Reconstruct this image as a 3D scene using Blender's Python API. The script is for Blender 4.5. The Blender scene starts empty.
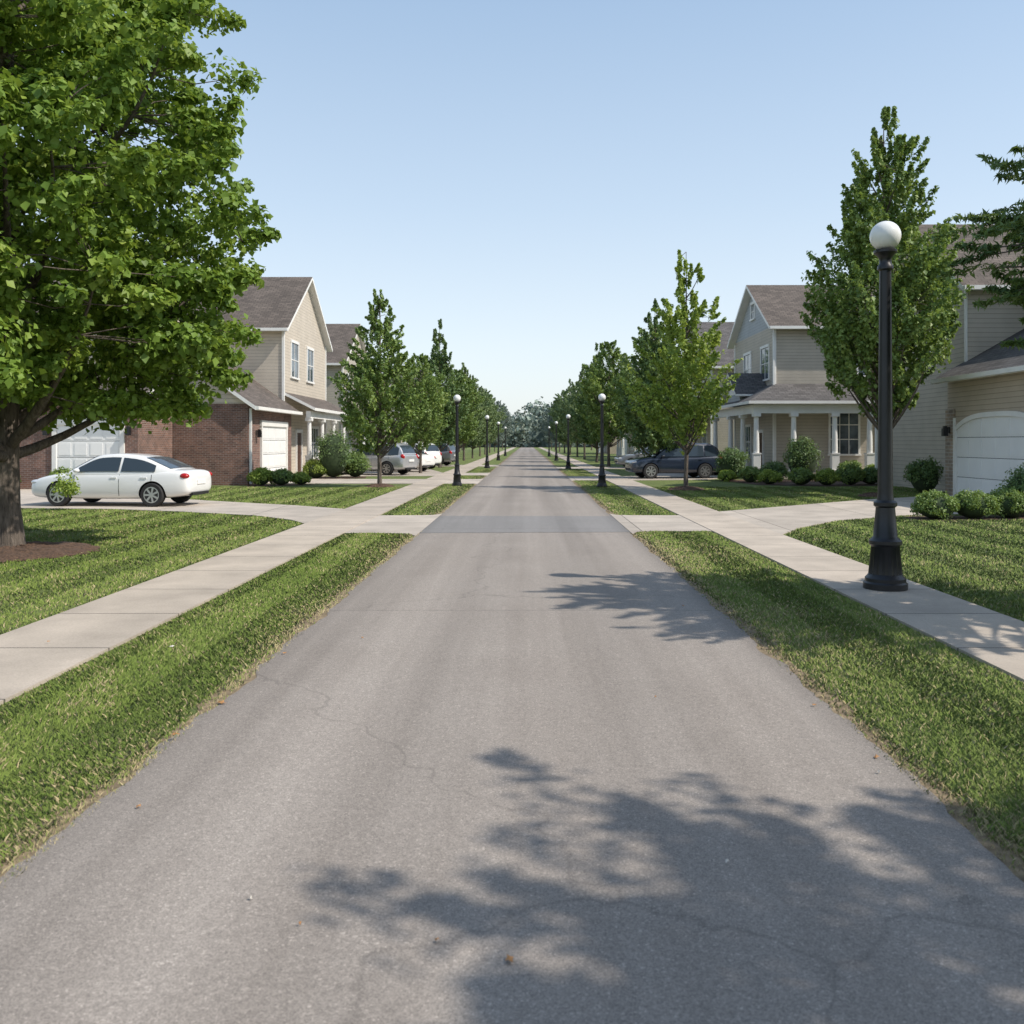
import bpy, math, random, bmesh
import numpy as np
from mathutils import Vector
S=bpy.context.scene; C=S.collection
rad=math.radians
random.seed(3)

# ------------------------------------------------------------------ nodes
def node(nt,t,ins=None,**kw):
    n=nt.nodes.new(t)
    for k,v in kw.items(): setattr(n,k,v)
    if ins:
        for k,v in ins.items():
            s=n.inputs[k]
            if isinstance(v,bpy.types.NodeSocket): nt.links.new(v,s)
            else: s.default_value=v
    return n
def mth(nt,op,a,b=0.0,c=None):
    d={0:a,1:b}
    if c is not None: d[2]=c
    return node(nt,'ShaderNodeMath',d,operation=op).outputs[0]
def ramp(nt,fac,stops):
    n=node(nt,'ShaderNodeValToRGB',{0:fac}); e=n.color_ramp.elements
    while len(e)<len(stops): e.new(0.5)
    for i,(p,c) in enumerate(stops):
        e[i].position=p; e[i].color=(c[0],c[1],c[2],1) if not isinstance(c,(int,float)) else (c,c,c,1)
    return n.outputs[0]
def mixc(nt,f,a,b,bt='MIX'):
    n=nt.nodes.new('ShaderNodeMix'); n.data_type='RGBA'; n.blend_type=bt
    for i,v in ((0,f),(6,a),(7,b)):
        s=n.inputs[i]
        if isinstance(v,bpy.types.NodeSocket): nt.links.new(v,s)
        else: s.default_value=v if i==0 else (v[0],v[1],v[2],1)
    return n.outputs[2]
def newmat(name,rough=.8,base=(.5,.5,.5),**kw):
    m=bpy.data.materials.new(name); m.use_nodes=True; nt=m.node_tree
    p=nt.nodes['Principled BSDF']; p.inputs['Roughness'].default_value=rough
    p.inputs['Base Color'].default_value=(*base,1)
    for k,v in kw.items(): p.inputs[k.replace('_',' ')].default_value=v
    return m,nt,p
def coords(nt): return node(nt,'ShaderNodeTexCoord').outputs['Object']
def noise(nt,vec,scale,detail=4,rough=.55):
    return node(nt,'ShaderNodeTexNoise',{'Vector':vec,'Scale':scale,'Detail':detail,'Roughness':rough}).outputs[0]
def bump(nt,p,h,strength=.3,dist=.01):
    b=node(nt,'ShaderNodeBump',{'Height':h,'Strength':strength,'Distance':dist})
    nt.links.new(b.outputs[0],p.inputs['Normal'])
def setb(nt,p,c): nt.links.new(c,p.inputs['Base Color'])
def plain(name,base,rough=.7,var=.12,scale=3,**kw):
    m,nt,p=newmat(name,rough,base,**kw); v=coords(nt)
    n=noise(nt,v,scale,3)
    a=[c*(1-var) for c in base]; b=[min(1,c*(1+var)) for c in base]
    setb(nt,p,ramp(nt,n,[(.3,a),(.7,b)])); return m

def asphalt(name,lo,hi,grain=1.0):
    m,nt,p=newmat(name,.9); v=coords(nt)
    s=node(nt,'ShaderNodeSeparateXYZ',{0:v})
    fine=noise(nt,v,190,2,.7); mid=noise(nt,v,24,3,.7); big=noise(nt,v,.6,4,.6)
    st=node(nt,'ShaderNodeMapping',{'Vector':v,'Scale':(1.9,.045,1)}).outputs[0]
    streak=noise(nt,st,1.0,3,.6)
    vor=node(nt,'ShaderNodeTexVoronoi',{'Vector':v,'Scale':120.0}).outputs['Color']
    vs=node(nt,'ShaderNodeSeparateXYZ',{0:vor}).outputs[0]
    c=ramp(nt,big,[(.3,lo),(.7,hi)])
    c=mixc(nt,.6,c,ramp(nt,streak,[(.33,[x*.90 for x in lo]),(.67,[x*1.09 for x in hi])]))
    wv=mth(nt,'SINE',mth(nt,'MULTIPLY',mth(nt,'ADD',s.outputs[0],mth(nt,'MULTIPLY',big,.5)),4.6))
    c=mixc(nt,.8,c,ramp(nt,mth(nt,'MULTIPLY_ADD',wv,.5,.5),[(.1,.91),(.9,1.07)]),'MULTIPLY')
    ed=mth(nt,'ABSOLUTE',mth(nt,'ADD',s.outputs[0],.03))
    ed=mth(nt,'ADD',ed,mth(nt,'MULTIPLY',mth(nt,'SUBTRACT',mid,.5),.6))
    c=mixc(nt,.8,c,ramp(nt,mth(nt,'DIVIDE',ed,2.2),[(.86,1.0),(.98,.76)]),'MULTIPLY')
    c=mixc(nt,1.0*grain,c,ramp(nt,fine,[(.35,.68),(.5,1.0),(.68,1.32)]),'MULTIPLY')
    c=mixc(nt,.8*grain,c,ramp(nt,vs,[(0,.74),(.5,1.0),(.9,1.0),(1,1.5)]),'MULTIPLY')
    c=mixc(nt,.5,c,ramp(nt,mid,[(.35,.86),(.65,1.12)]),'MULTIPLY')
    nz=node(nt,'ShaderNodeTexNoise',{'Vector':v,'Scale':1.3,'Detail':3.0}).outputs[1]
    dv=node(nt,'ShaderNodeVectorMath',{0:v,1:node(nt,'ShaderNodeVectorMath',{0:nz,'Scale':1.2},operation='SCALE').outputs[0]},operation='ADD').outputs[0]
    cr=node(nt,'ShaderNodeTexVoronoi',{'Vector':dv,'Scale':.16},feature='DISTANCE_TO_EDGE').outputs[0]
    c=mixc(nt,.6*grain,c,ramp(nt,cr,[(0,.65),(.0012,.78),(.003,1.0)]),'MULTIPLY')
    q=mth(nt,'FRACT',mth(nt,'DIVIDE',mth(nt,'ADD',mth(nt,'ADD',s.outputs[1],mth(nt,'MULTIPLY',mid,.05)),296.4),9.0))
    c=mixc(nt,mth(nt,'MULTIPLY',mth(nt,'LESS_THAN',q,.0022),.6),c,(.09,.08,.07))
    setb(nt,p,c); bump(nt,p,mth(nt,'ADD',fine,vs),.35,.004); return m
M_ROAD=asphalt('road_asphalt',(.240,.208,.180),(.305,.270,.238))
M_PATCH=asphalt('smooth_asphalt',(.195,.186,.178),(.23,.22,.212),.5)

def concrete(name,base,sy=1.5,sx=0,oy=0.0,ox=0.0):
    m,nt,p=newmat(name,.85); v=coords(nt)
    s=node(nt,'ShaderNodeSeparateXYZ',{0:v})
    n1=noise(nt,v,1.2,5); n2=noise(nt,v,60,2,.7)
    c=ramp(nt,n1,[(.3,[x*.80 for x in base]),(.7,[x*1.12 for x in base])])
    c=mixc(nt,.6,c,ramp(nt,n2,[(.3,.8),(.7,1.15)]),'MULTIPLY')
    h=None
    for comp,sp,off in ((s.outputs[1],sy,oy),(s.outputs[0],sx,ox)):
        if not sp: continue
        q=mth(nt,'DIVIDE',mth(nt,'ADD',comp,off+300*sp),sp)
        fl=mth(nt,'FLOOR',q); wn=node(nt,'ShaderNodeTexWhiteNoise',{'W':fl},noise_dimensions='1D').outputs[0]
        c=mixc(nt,.8,c,ramp(nt,wn,[(0,.86),(1,1.06)]),'MULTIPLY')
        fr=mth(nt,'FRACT',q); d=mth(nt,'MULTIPLY',mth(nt,'ABSOLUTE',mth(nt,'SUBTRACT',fr,.5)),sp)
        mk=mth(nt,'GREATER_THAN',d,sp*.5-.011)
        h=mk if h is None else mth(nt,'MAXIMUM',h,mk)
    if h is not None:
        c=mixc(nt,h,c,(.10,.09,.075))
        bump(nt,p,mth(nt,'SUBTRACT',n2,mth(nt,'MULTIPLY',h,4.0)),.4,.004)
    setb(nt,p,c); return m
M_WALK=concrete('pale_concrete',(.46,.395,.325),1.55)
M_DRIVE=concrete('driveway_concrete',(.48,.42,.355),3.0,3.0,1.0,.7)

m,nt,p=newmat('lawn_ground',.95); v=coords(nt)
n1=noise(nt,v,.35,4); n2=noise(nt,v,9,4,.7); n3=noise(nt,v,60,2,.7)
c=ramp(nt,n1,[(.3,(.115,.155,.038)),(.7,(.165,.205,.055))])
c=mixc(nt,.7,c,ramp(nt,n2,[(.3,.65),(.7,1.25)]),'MULTIPLY')
c=mixc(nt,.7,c,ramp(nt,n3,[(.3,.65),(.7,1.3)]),'MULTIPLY')
setb(nt,p,c); bump(nt,p,mth(nt,'ADD',n2,n3),.8,.05); M_GROUND=m
m,nt,p=newmat('grass_blades',.65); a=node(nt,'ShaderNodeAttribute',attribute_name='tint').outputs['Fac']
c=ramp(nt,a,[(0,(.10,.15,.028)),(.35,(.155,.215,.042)),(.72,(.235,.29,.075)),(.78,(.35,.30,.15)),(1,(.46,.38,.22))])
p.inputs['Specular IOR Level'].default_value=.2
g=node(nt,'ShaderNodeNewGeometry').outputs['Normal']
vm=node(nt,'ShaderNodeVectorMath',{0:g,'Scale':.5},operation='SCALE').outputs[0]
vm=node(nt,'ShaderNodeVectorMath',{0:vm,1:(0,0,.8)},operation='ADD').outputs[0]
vm=node(nt,'ShaderNodeVectorMath',{0:vm},operation='NORMALIZE').outputs[0]
nt.links.new(vm,p.inputs['Normal'])
setb(nt,p,c); M_BLADE=m
M_SOIL=plain('dry_soil',(.20,.15,.09),.95,.45,14)
M_MULCH=plain('brown_mulch',(.085,.05,.032),.95,.6,30)

def leafmat(name,dark,light,tl=.35):
    m,nt,p=newmat(name,.5); a=node(nt,'ShaderNodeAttribute',attribute_name='tint').outputs['Fac']
    c=ramp(nt,a,[(.05,dark),(.6,light),(1,[light[0]*1.5,light[1]*1.2,light[2]*1.1])]); setb(nt,p,c)
    p.inputs['Specular IOR Level'].default_value=.35
    if tl:
        tr=node(nt,'ShaderNodeBsdfTranslucent',{'Color':mixc(nt,.6,c,(.32,.43,.05))})
        mx=node(nt,'ShaderNodeMixShader',{0:tl,1:p.outputs[0],2:tr.outputs[0]})
        nt.links.new(mx.outputs[0],nt.nodes['Material Output'].inputs[0])
    return m
M_MAPLE=leafmat('maple_leaves',(.095,.17,.026),(.21,.32,.055),.36)
M_LEAF=leafmat('green_leaves',(.10,.16,.045),(.205,.30,.085),.28)
M_DARKLEAF=leafmat('dark_green_leaves',(.065,.118,.045),(.135,.215,.075),.22)
M_YLEAF=leafmat('yellow_green_leaves',(.17,.25,.045),(.31,.41,.085),.35)
M_MID=leafmat('faint_haze_tint_leaves',(.125,.185,.09),(.21,.29,.13),.2)  # faint distance haze mixed into the leaf colour of mid-range trees
M_FAR=leafmat('haze_tint_leaves',(.16,.21,.19),(.21,.265,.22),0)  # paler, bluer leaf colour standing in for air haze over the farthest trees
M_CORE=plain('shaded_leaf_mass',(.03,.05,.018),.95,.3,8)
m,nt,p=newmat('bark',.9); v=coords(nt)
mp=node(nt,'ShaderNodeMapping',{'Vector':v,'Scale':(9,9,1.6)}).outputs[0]; n1=noise(nt,mp,2.2,5,.65)
setb(nt,p,ramp(nt,n1,[(.3,(.045,.034,.026)),(.7,(.19,.155,.125))])); bump(nt,p,n1,.9,.05); M_BARK=m

def siding(name,base):
    m,nt,p=newmat(name,.6); v=coords(nt); s=node(nt,'ShaderNodeSeparateXYZ',{0:v})
    fr=mth(nt,'FRACT',mth(nt,'DIVIDE',mth(nt,'ADD',s.outputs[2],10),.16))
    line=ramp(nt,fr,[(0,.55),(.10,.66),(.16,1.0),(1,.96)])
    n=noise(nt,v,1.5,4)
    c=ramp(nt,n,[(.3,[x*.90 for x in base]),(.7,[x*1.05 for x in base])])
    setb(nt,p,mixc(nt,1.0,c,line,'MULTIPLY')); bump(nt,p,fr,.6,.02); return m
M_SIDE_L=siding('cream_siding',(.60,.53,.44))
M_SIDE_R=siding('taupe_siding',(.49,.44,.37))
M_SIDE_B=siding('grey_blue_siding',(.38,.41,.44))
M_SIDE_T=siding('tan_siding',(.49,.41,.32))
def brickm(name,c1,c2,mortar,sc=1.0):
    m,nt,p=newmat(name,.85); v=coords(nt); s=node(nt,'ShaderNodeSeparateXYZ',{0:v})
    u=mth(nt,'ADD',s.outputs[0],s.outputs[1])
    vec=node(nt,'ShaderNodeCombineXYZ',{0:u,1:s.outputs[2]}).outputs[0]
    b=node(nt,'ShaderNodeTexBrick',{'Vector':vec,'Color1':(*c1,1),'Color2':(*c2,1),'Mortar':(*mortar,1),'Scale':1.0,'Mortar Size':.009*sc,'Brick Width':.215*sc,'Row Height':.075*sc,'Bias':0.0})
    n=noise(nt,v,2.5,5)
    setb(nt,p,mixc(nt,.7,b.outputs[0],ramp(nt,n,[(.3,.65),(.7,1.3)]),'MULTIPLY'))
    bump(nt,p,b.outputs[1],-.5,.01); return m
M_BRICK=brickm('red_brick',(.22,.11,.08),(.12,.065,.052),(.26,.215,.19))
M_STONE=brickm('stone_veneer',(.36,.27,.20),(.24,.19,.15),(.40,.36,.31),1.6)
def shingle(name,axis,base):
    m,nt,p=newmat(name,.9); v=coords(nt); s=node(nt,'ShaderNodeSeparateXYZ',{0:v})
    vec=node(nt,'ShaderNodeCombineXYZ',{0:s.outputs[axis],1:mth(nt,'MULTIPLY',s.outputs[2],1.9)}).outputs[0]
    b=node(nt,'ShaderNodeTexBrick',{'Vector':vec,'Color1':(*[x*1.25 for x in base],1),'Color2':(*[x*.75 for x in base],1),'Mortar':(*[x*.4 for x in base],1),'Scale':1.0,'Mortar Size':.012,'Brick Width':.32,'Row Height':.17})
    n=noise(nt,v,1.0,4); n2=noise(nt,v,40,2)
    c=mixc(nt,.6,b.outputs[0],ramp(nt,n,[(.3,.75),(.7,1.25)]),'MULTIPLY')
    c=mixc(nt,.5,c,ramp(nt,n2,[(.3,.7),(.7,1.3)]),'MULTIPLY')
    setb(nt,p,c); bump(nt,p,b.outputs[1],-.4,.01); return m
BR=(.115,.094,.08); GR=(.105,.097,.094)
M_SH={('x','b'):shingle('brown_shingles_a',0,BR),('y','b'):shingle('brown_shingles_b',1,BR),
      ('x','g'):shingle('grey_shingles_a',0,GR),('y','g'):shingle('grey_shingles_b',1,GR)}
M_WHITE=plain('white_trim',(.77,.76,.73),.5,.05,2)
M_DOORW=plain('white_door_paint',(.80,.80,.79),.45,.04,1)
M_GLASS,_,_=newmat('dark_window_glass',.06,(.035,.05,.065)); 
m,nt,p=newmat('window_glass',.05); v=coords(nt); n1=noise(nt,v,.9,3)
setb(nt,p,ramp(nt,n1,[(.35,(.02,.03,.04)),(.65,(.14,.18,.22))])); p.inputs['Specular IOR Level'].default_value=.9; M_WIN=m
M_BLACK=plain('black_iron',(.012,.012,.014),.38,.3,6)
M_GLOBE,_,_=newmat('white_globe_glass',.18,(.84,.84,.82))
M_DOORD=plain('painted_wood_door',(.09,.045,.03),.5,.2,3)
M_TYRE=plain('tyre_rubber',(.02,.02,.021),.8,.2,20)
M_RIM,_,_=newmat('alloy_rim',.3,(.55,.55,.56),Metallic=.85)
M_PLAST=plain('black_plastic',(.012,.012,.012),.7,.1,10)
M_HEAD,_,_=newmat('clear_headlight',.08,(.65,.67,.7),Metallic=.3)
M_TAIL,_,_=newmat('red_tail_light',.15,(.38,.012,.012))
def paint(name,c,metal=0):
    m,nt,p=newmat(name,.3,c,Metallic=metal); p.inputs['Coat Weight'].default_value=.9; p.inputs['Coat Roughness'].default_value=.04; return m

# ------------------------------------------------------------------ objects
def link(o,parent=None):
    C.objects.link(o)
    if parent is not None: o.parent=parent
    return o
def tag(o,label,cat,group=None):
    o['label']=label; o['category']=cat
    if group: o['group']=group
def empty(name,loc,rotz=0,scale=1):
    o=bpy.data.objects.new(name,None); o.location=loc; o.rotation_euler=(0,0,rotz)
    o.scale=(scale,)*3 if isinstance(scale,(int,float)) else scale
    o.empty_display_size=.3; return link(o)
class MB:
    def __init__(s): s.v=[];s.f=[];s.m=[]
    def face(s,pts,mi=0):
        i=len(s.v); s.v+=[tuple(p) for p in pts]; s.f.append(tuple(range(i,i+len(pts)))); s.m.append(mi)
    def box(s,x0,x1,y0,y1,z0,z1,mi=0):
        x0,x1=sorted((x0,x1)); y0,y1=sorted((y0,y1)); z0,z1=sorted((z0,z1))
        i=len(s.v)
        s.v+=[(x0,y0,z0),(x1,y0,z0),(x1,y1,z0),(x0,y1,z0),(x0,y0,z1),(x1,y0,z1),(x1,y1,z1),(x0,y1,z1)]
        for f in ((3,2,1,0),(4,5,6,7),(0,1,5,4),(1,2,6,5),(2,3,7,6),(3,0,4,7)):
            s.f.append(tuple(i+k for k in f)); s.m.append(mi)
    def lathe(s,prof,seg=24,cx=0,cy=0,mi=0,flute=None,axis='z'):
        i=len(s.v)
        for r,z in prof:
            for k in range(seg):
                a=2*math.pi*k/seg; rr=r
                if flute and flute[0]<=z<=flute[1] and k%2: rr=r*.90
                s.v.append((cx+rr*math.cos(a),cy+rr*math.sin(a),z) if axis=='z' else (cx+rr*math.cos(a),z,cy+rr*math.sin(a)))
        for j in range(len(prof)-1):
            for k in range(seg):
                k2=(k+1)%seg
                f=(i+j*seg+k,i+j*seg+k2,i+(j+1)*seg+k2,i+(j+1)*seg+k)
                s.f.append(f if axis=='z' else f[::-1]); s.m.append(mi)
        s.f.append(tuple(i+k for k in range(seg))[::-1]); s.m.append(mi)
        s.f.append(tuple(i+(len(prof)-1)*seg+k for k in range(seg))); s.m.append(mi)
    def obj(s,name,mats,parent=None,org=(0,0,0),smooth=False,loc=(0,0,0)):
        me=bpy.data.meshes.new(name)
        me.from_pydata([(a-org[0],b-org[1],c-org[2]) for a,b,c in s.v],[],s.f)
        if not isinstance(mats,(list,tuple)): mats=[mats]
        for mm in mats: me.materials.append(mm)
        me.polygons.foreach_set('material_index',s.m)
        if smooth:
            me.polygons.foreach_set('use_smooth',[True]*len(s.f)); me.set_sharp_from_angle(angle=rad(40))
        me.update(); o=bpy.data.objects.new(name,me); o.location=loc; return link(o,parent)
def npmesh(name,V,F,mat,attrs=(),smooth=False,matidx=None):
    me=bpy.data.meshes.new(name); V=np.asarray(V,np.float32); F=np.asarray(F,np.int32); k=F.shape[1]
    me.vertices.add(len(V)); me.vertices.foreach_set('co',V.ravel())
    me.loops.add(F.size); me.loops.foreach_set('vertex_index',F.ravel())
    me.polygons.add(len(F)); me.polygons.foreach_set('loop_start',np.arange(len(F),dtype=np.int32)*k)
    for mm in (mat if isinstance(mat,list) else [mat]): me.materials.append(mm)
    me.update(calc_edges=True)
    if matidx is not None: me.polygons.foreach_set('material_index',matidx)
    if smooth: me.polygons.foreach_set('use_smooth',np.ones(len(F),bool))
    for nm,ty,dat in attrs:
        at=me.attributes.new(nm,ty,'POINT'); at.data.foreach_set('value',np.asarray(dat,np.float32).ravel())
    return me

# ------------------------------------------------------------------ setting sheets
def struct(o): o['kind']='structure'; return o
def sheet(name,pts,z,mat,thick=0):
    mb=MB(); mb.face([(x,y,z) for x,y in pts])
    if thick:
        n=len(pts)
        for i in range(n):
            a,b=pts[i],pts[(i+1)%n]; mb.face([(a[0],a[1],z-thick),(b[0],b[1],z-thick),(b[0],b[1],z),(a[0],a[1],z)])
    return struct(mb.obj(name,mat))
RL,RR=-2.12,2.05; SLi,SLo=-3.60,-4.84; SRi,SRo=3.71,4.90
sheet('ground',[(-1500,-400),(1500,-400),(1500,2500),(-1500,2500)],0,M_GROUND)
def strip(name,xl,xr,z,mat,jit,seed,y0=-6,y1=420):
    rng=random.Random(seed); ys=[y0]; 
    while ys[-1]<y1: ys.append(ys[-1]+(.09 if ys[-1]<25 else 1.5 if ys[-1]<80 else 10))
    mb=MB(); prev=None; a=b=0
    for y in ys:
        a=a*.8+rng.uniform(-jit,jit); b=b*.8+rng.uniform(-jit,jit)
        cur=((xl+a,y,z),(xr+b,y,z))
        if prev: mb.face([prev[0],prev[1],cur[1],cur[0]])
        prev=cur
    return struct(mb.obj(name,mat))
strip('road_shoulder',RL-.15,RR+.15,.004,M_SOIL,.04,5)
strip('road',RL,RR,.008,M_ROAD,.026,6)
sheet('road_crossing',[(RL-.02,17.7),(RR+.02,17.9),(RR+.02,21.7),(RL-.02,21.8)],.012,M_PATCH)
def walk(name,x0,x1):
    sheet(name,[(x0,-6),(x1,-6),(x1,420),(x0,420)],.028,M_WALK,.03)
walk('sidewalk',SLo,SLi); walk('sidewalk',SRi,SRo)
LD1=[(SLo,19.6),(-5.4,20.6),(-6.6,21.8),(-9,23.1),(-11,23.9),(-16,24.6),(-22,25.0),(-22,33.99),(-14.7,33.99),(-13.2,29.8),(-9.5,27.2),(-6.4,25.2),(SLo,23.9)]
RD1=[(SRo,17.3),(5.6,18.6),(7,20.4),(9,21.8),(14.29,23.2),(14.29,30.3),(12.6,29.2),(10.6,27.9),(7,24.8),(SRo,23.0)]
LD2=[(SLo,38.6),(-11.59,38.8),(-11.59,43.4),(SLo,43.2)]
LD3=[(SLo,47.4),(-9.8,46.9),(-10.4,61.5),(-7,61.8),(SLo,52)]
RD2=[(SRo,42.0),(8.4,42.6),(10.9,46.4),(10.9,54.5),(8,54.5),(6.4,47.5),(SRo,46.6)]
RD3=[(SRo,60),(12.4,60.3),(12.4,64),(SRo,64)]; LD4=[(SLo,66),(-12.4,66.3),(-12.4,70),(SLo,70)]
drives=[LD1,RD1,LD2,LD3,RD2,RD3,LD4]
for d in drives: sheet('driveway',d,.024,M_DRIVE,.026)
ap=[]
for (x0,x1,y0,y1) in [(SLi,RL,17.6,21.9),(RR,SRi,18.0,21.9),(SLi,RL,38.6,43.3),(SLi,RL,48.2,52),(RR,SRi,42,46.6),(RR,SRi,60,64),(SLi,RL,66,70)]:
    if x1==RL: pts=[(x0,y0),(x1-.5,y0),(x1-.15,y0-.12),(x1,y0-.5),(x1,y1+.5),(x1-.15,y1+.12),(x1-.5,y1),(x0,y1)]
    else: pts=[(x0,y0-.5),(x0+.15,y0-.12),(x0+.5,y0),(x1,y0),(x1,y1),(x0+.5,y1),(x0+.15,y1+.12),(x0,y1+.5)]
    ap.append(pts); sheet('driveway_apron',pts,.018,M_DRIVE,.02)
BEDR=[(9.6,37.5),(12.2,36.2),(14.9,37.0),(14.9,38.6),(17,38.6),(17,43.3),(11,43.3),(9,42.3)]
BEDL=[(-11.55,37.0),(-11.2,36.2),(-9.2,37.2),(-8.8,38.3),(-11.55,38.4)]
BEDL2=[(-11.5,43.6),(-9,43.6),(-8,44.6),(-8.3,46.6),(-10.6,46.8),(-11.5,46)]
BEDR2=[(8.9,20.5),(12.5,20.9),(12.6,22.2),(9.0,21.6)]
beds=[BEDR,BEDL,BEDL2,BEDR2]
for b in beds: sheet('mulch_bed',b,.012,M_MULCH)
def mound(x,y,r,seed):
    rng=random.Random(seed); mb=MB(); R=9; n=64; ring=[]
    off=[1+rng.uniform(-.07,.07) for _ in range(n)]
    for j in range(R+1):
        q=j/R; ring.append([(x+r*q*math.cos(2*math.pi*k/n)*(off[k] if j==R else 1),y+r*q*math.sin(2*math.pi*k/n)*(off[k] if j==R else 1),.012+.10*(1-q*q)+(rng.uniform(0,.04) if j<R else 0)) for k in range(n)])
    for j in range(R):
        for k in range(n):
            k2=(k+1)%n; mb.face([ring[j][k],ring[j+1][k],ring[j+1][k2],ring[j][k2]])
    struct(mb.obj('mulch_bed',M_MULCH,smooth=False))
mound(-8.3,14.6,1.25,1)
FX,FY=7.0,8.8
for (x,y,r) in [(-5.9,36,.6),(5.96,33.8,.7),(11.4,29.6,.5),(FX,FY,.8)]: mound(x,y,r,2)

def inpoly(P,poly):
    x,y=P[:,0],P[:,1]; r=np.zeros(len(P),bool); n=len(poly); j=n-1
    for i in range(n):
        xi,yi=poly[i]; xj,yj=poly[j]
        c=((yi>y)!=(yj>y))&(x<(xj-xi)*(y-yi)/(yj-yi+1e-12)+xi); r^=c; j=i
    return r
# ------------------------------------------------------------------ grass
rng=np.random.default_rng(7)
def grass():
    Ps=[]
    def region(x0,x1,d0,d1,k,dmax):
        edges=np.geomspace(d0,d1,24)
        for a,b in zip(edges[:-1],edges[1:]):
            mid=(a+b)/2; xl=max(x0,-.60*b-1.2); xr=min(x1,.57*b+1.2)
            if xr<=xl: continue
            n=int((xr-xl)*(b-a)*min(k/mid,dmax)); Ps.append(np.stack([rng.uniform(xl,xr,n),rng.uniform(a,b,n)],1))
    region(SLi+.02,RL+.02,2.6,18,38000,9000); region(RR-.02,SRi-.02,2.6,19,38000,9000)
    region(SLi+.02,RL,18,60,11000,600); region(RR,SRi-.02,18,60,11000,600)
    region(-17,SLo-.0,7.5,36,15000,2200); region(SRo,15,7.5,36,15000,2200)
    P=np.concatenate(Ps)
    bad=np.zeros(len(P),bool)
    for poly in drives+ap+beds: bad|=inpoly(P,poly)
    bad|=((P[:,0]+8.3)**2+(P[:,1]-14.6)**2)<1.2**2
    bad|=((P[:,0]-FX)**2+(P[:,1]-FY)**2)<.75**2
    re=np.minimum(np.abs(P[:,0]-RL),np.abs(P[:,0]-RR))
    wob=.08+.06*np.sin(P[:,1]*2.7+np.sin(P[:,1]*.9)*3)+.04*np.sin(P[:,1]*7.3)
    bad|=(re<wob)&(rng.random(len(P))<.65)
    P=P[~bad]; n=len(P); D=P[:,1]
    pat=np.sin(P[:,0]*3.1+np.sin(P[:,1]*1.7)*2)*np.sin(P[:,1]*2.3+np.sin(P[:,0]*2.1)*2)
    pat2=np.sin(P[:,0]*.9+P[:,1]*.6)*np.sin(P[:,1]*.45-P[:,0]*.7)
    mow=np.sign(np.sin(P[:,0]*2*np.pi/1.1))
    edge=np.minimum.reduce([np.abs(P[:,0]-RL),np.abs(P[:,0]-RR),np.abs(P[:,0]-SLi),np.abs(P[:,0]-SRi),np.abs(P[:,0]-SLo),np.abs(P[:,0]-SRo)])
    re=np.minimum(np.abs(P[:,0]-RL),np.abs(P[:,0]-RR))
    h=rng.uniform(.018,.044,n)*(1+.2*pat)*np.clip(.6+edge*3,.6,1)
    w=rng.uniform(.0016,.0030,n)*np.clip(D/4.2,1,5)
    ang=rng.uniform(0,2*np.pi,n); lean=rng.uniform(.2,1.1,n)*h; la=rng.normal(0,1.3,n)+np.where(mow>0,np.pi/2,-np.pi/2)
    dx,dy=np.cos(ang)*w,np.sin(ang)*w
    V=np.zeros((n,4,3)); z0=np.full(n,.002)
    V[:,0]=np.stack([P[:,0]-dx,P[:,1]-dy,z0],1); V[:,1]=np.stack([P[:,0]+dx,P[:,1]+dy,z0],1)
    mx=P[:,0]+np.cos(la)*lean*.35; my=P[:,1]+np.sin(la)*lean*.35
    V[:,2]=np.stack([mx+dx*.8,my+dy*.8,h*.62],1)
    V[:,3]=np.stack([P[:,0]+np.cos(la)*lean,P[:,1]+np.sin(la)*lean,h],1)
    F=np.arange(n)[:,None]*4
    F=np.concatenate([F+np.array([0,1,2]),F+np.array([0,2,3])])
    t=np.clip(rng.random(n)*.42+.13+.11*pat+.13*pat2+.06*mow,0,.7)
    pd=.05+.52*np.exp(-re/.12)+.12*np.exp(-edge/.12)+.12*(pat>.5)+.07*(pat2>.5)+.22*np.exp(-re/.5)*(1+pat2)
    dry=rng.random(n)<pd; t[dry]=rng.uniform(.74,1.0,dry.sum())
    me=npmesh('grass',V.reshape(-1,3),F,M_BLADE,[('tint','FLOAT',np.repeat(t,4))])
    o=link(bpy.data.objects.new('grass',me)); o['kind']='stuff'; o['label']='mown green grass blades on the lawns and verges'; o['category']='grass'
    print('blades',n)
grass()

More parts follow.
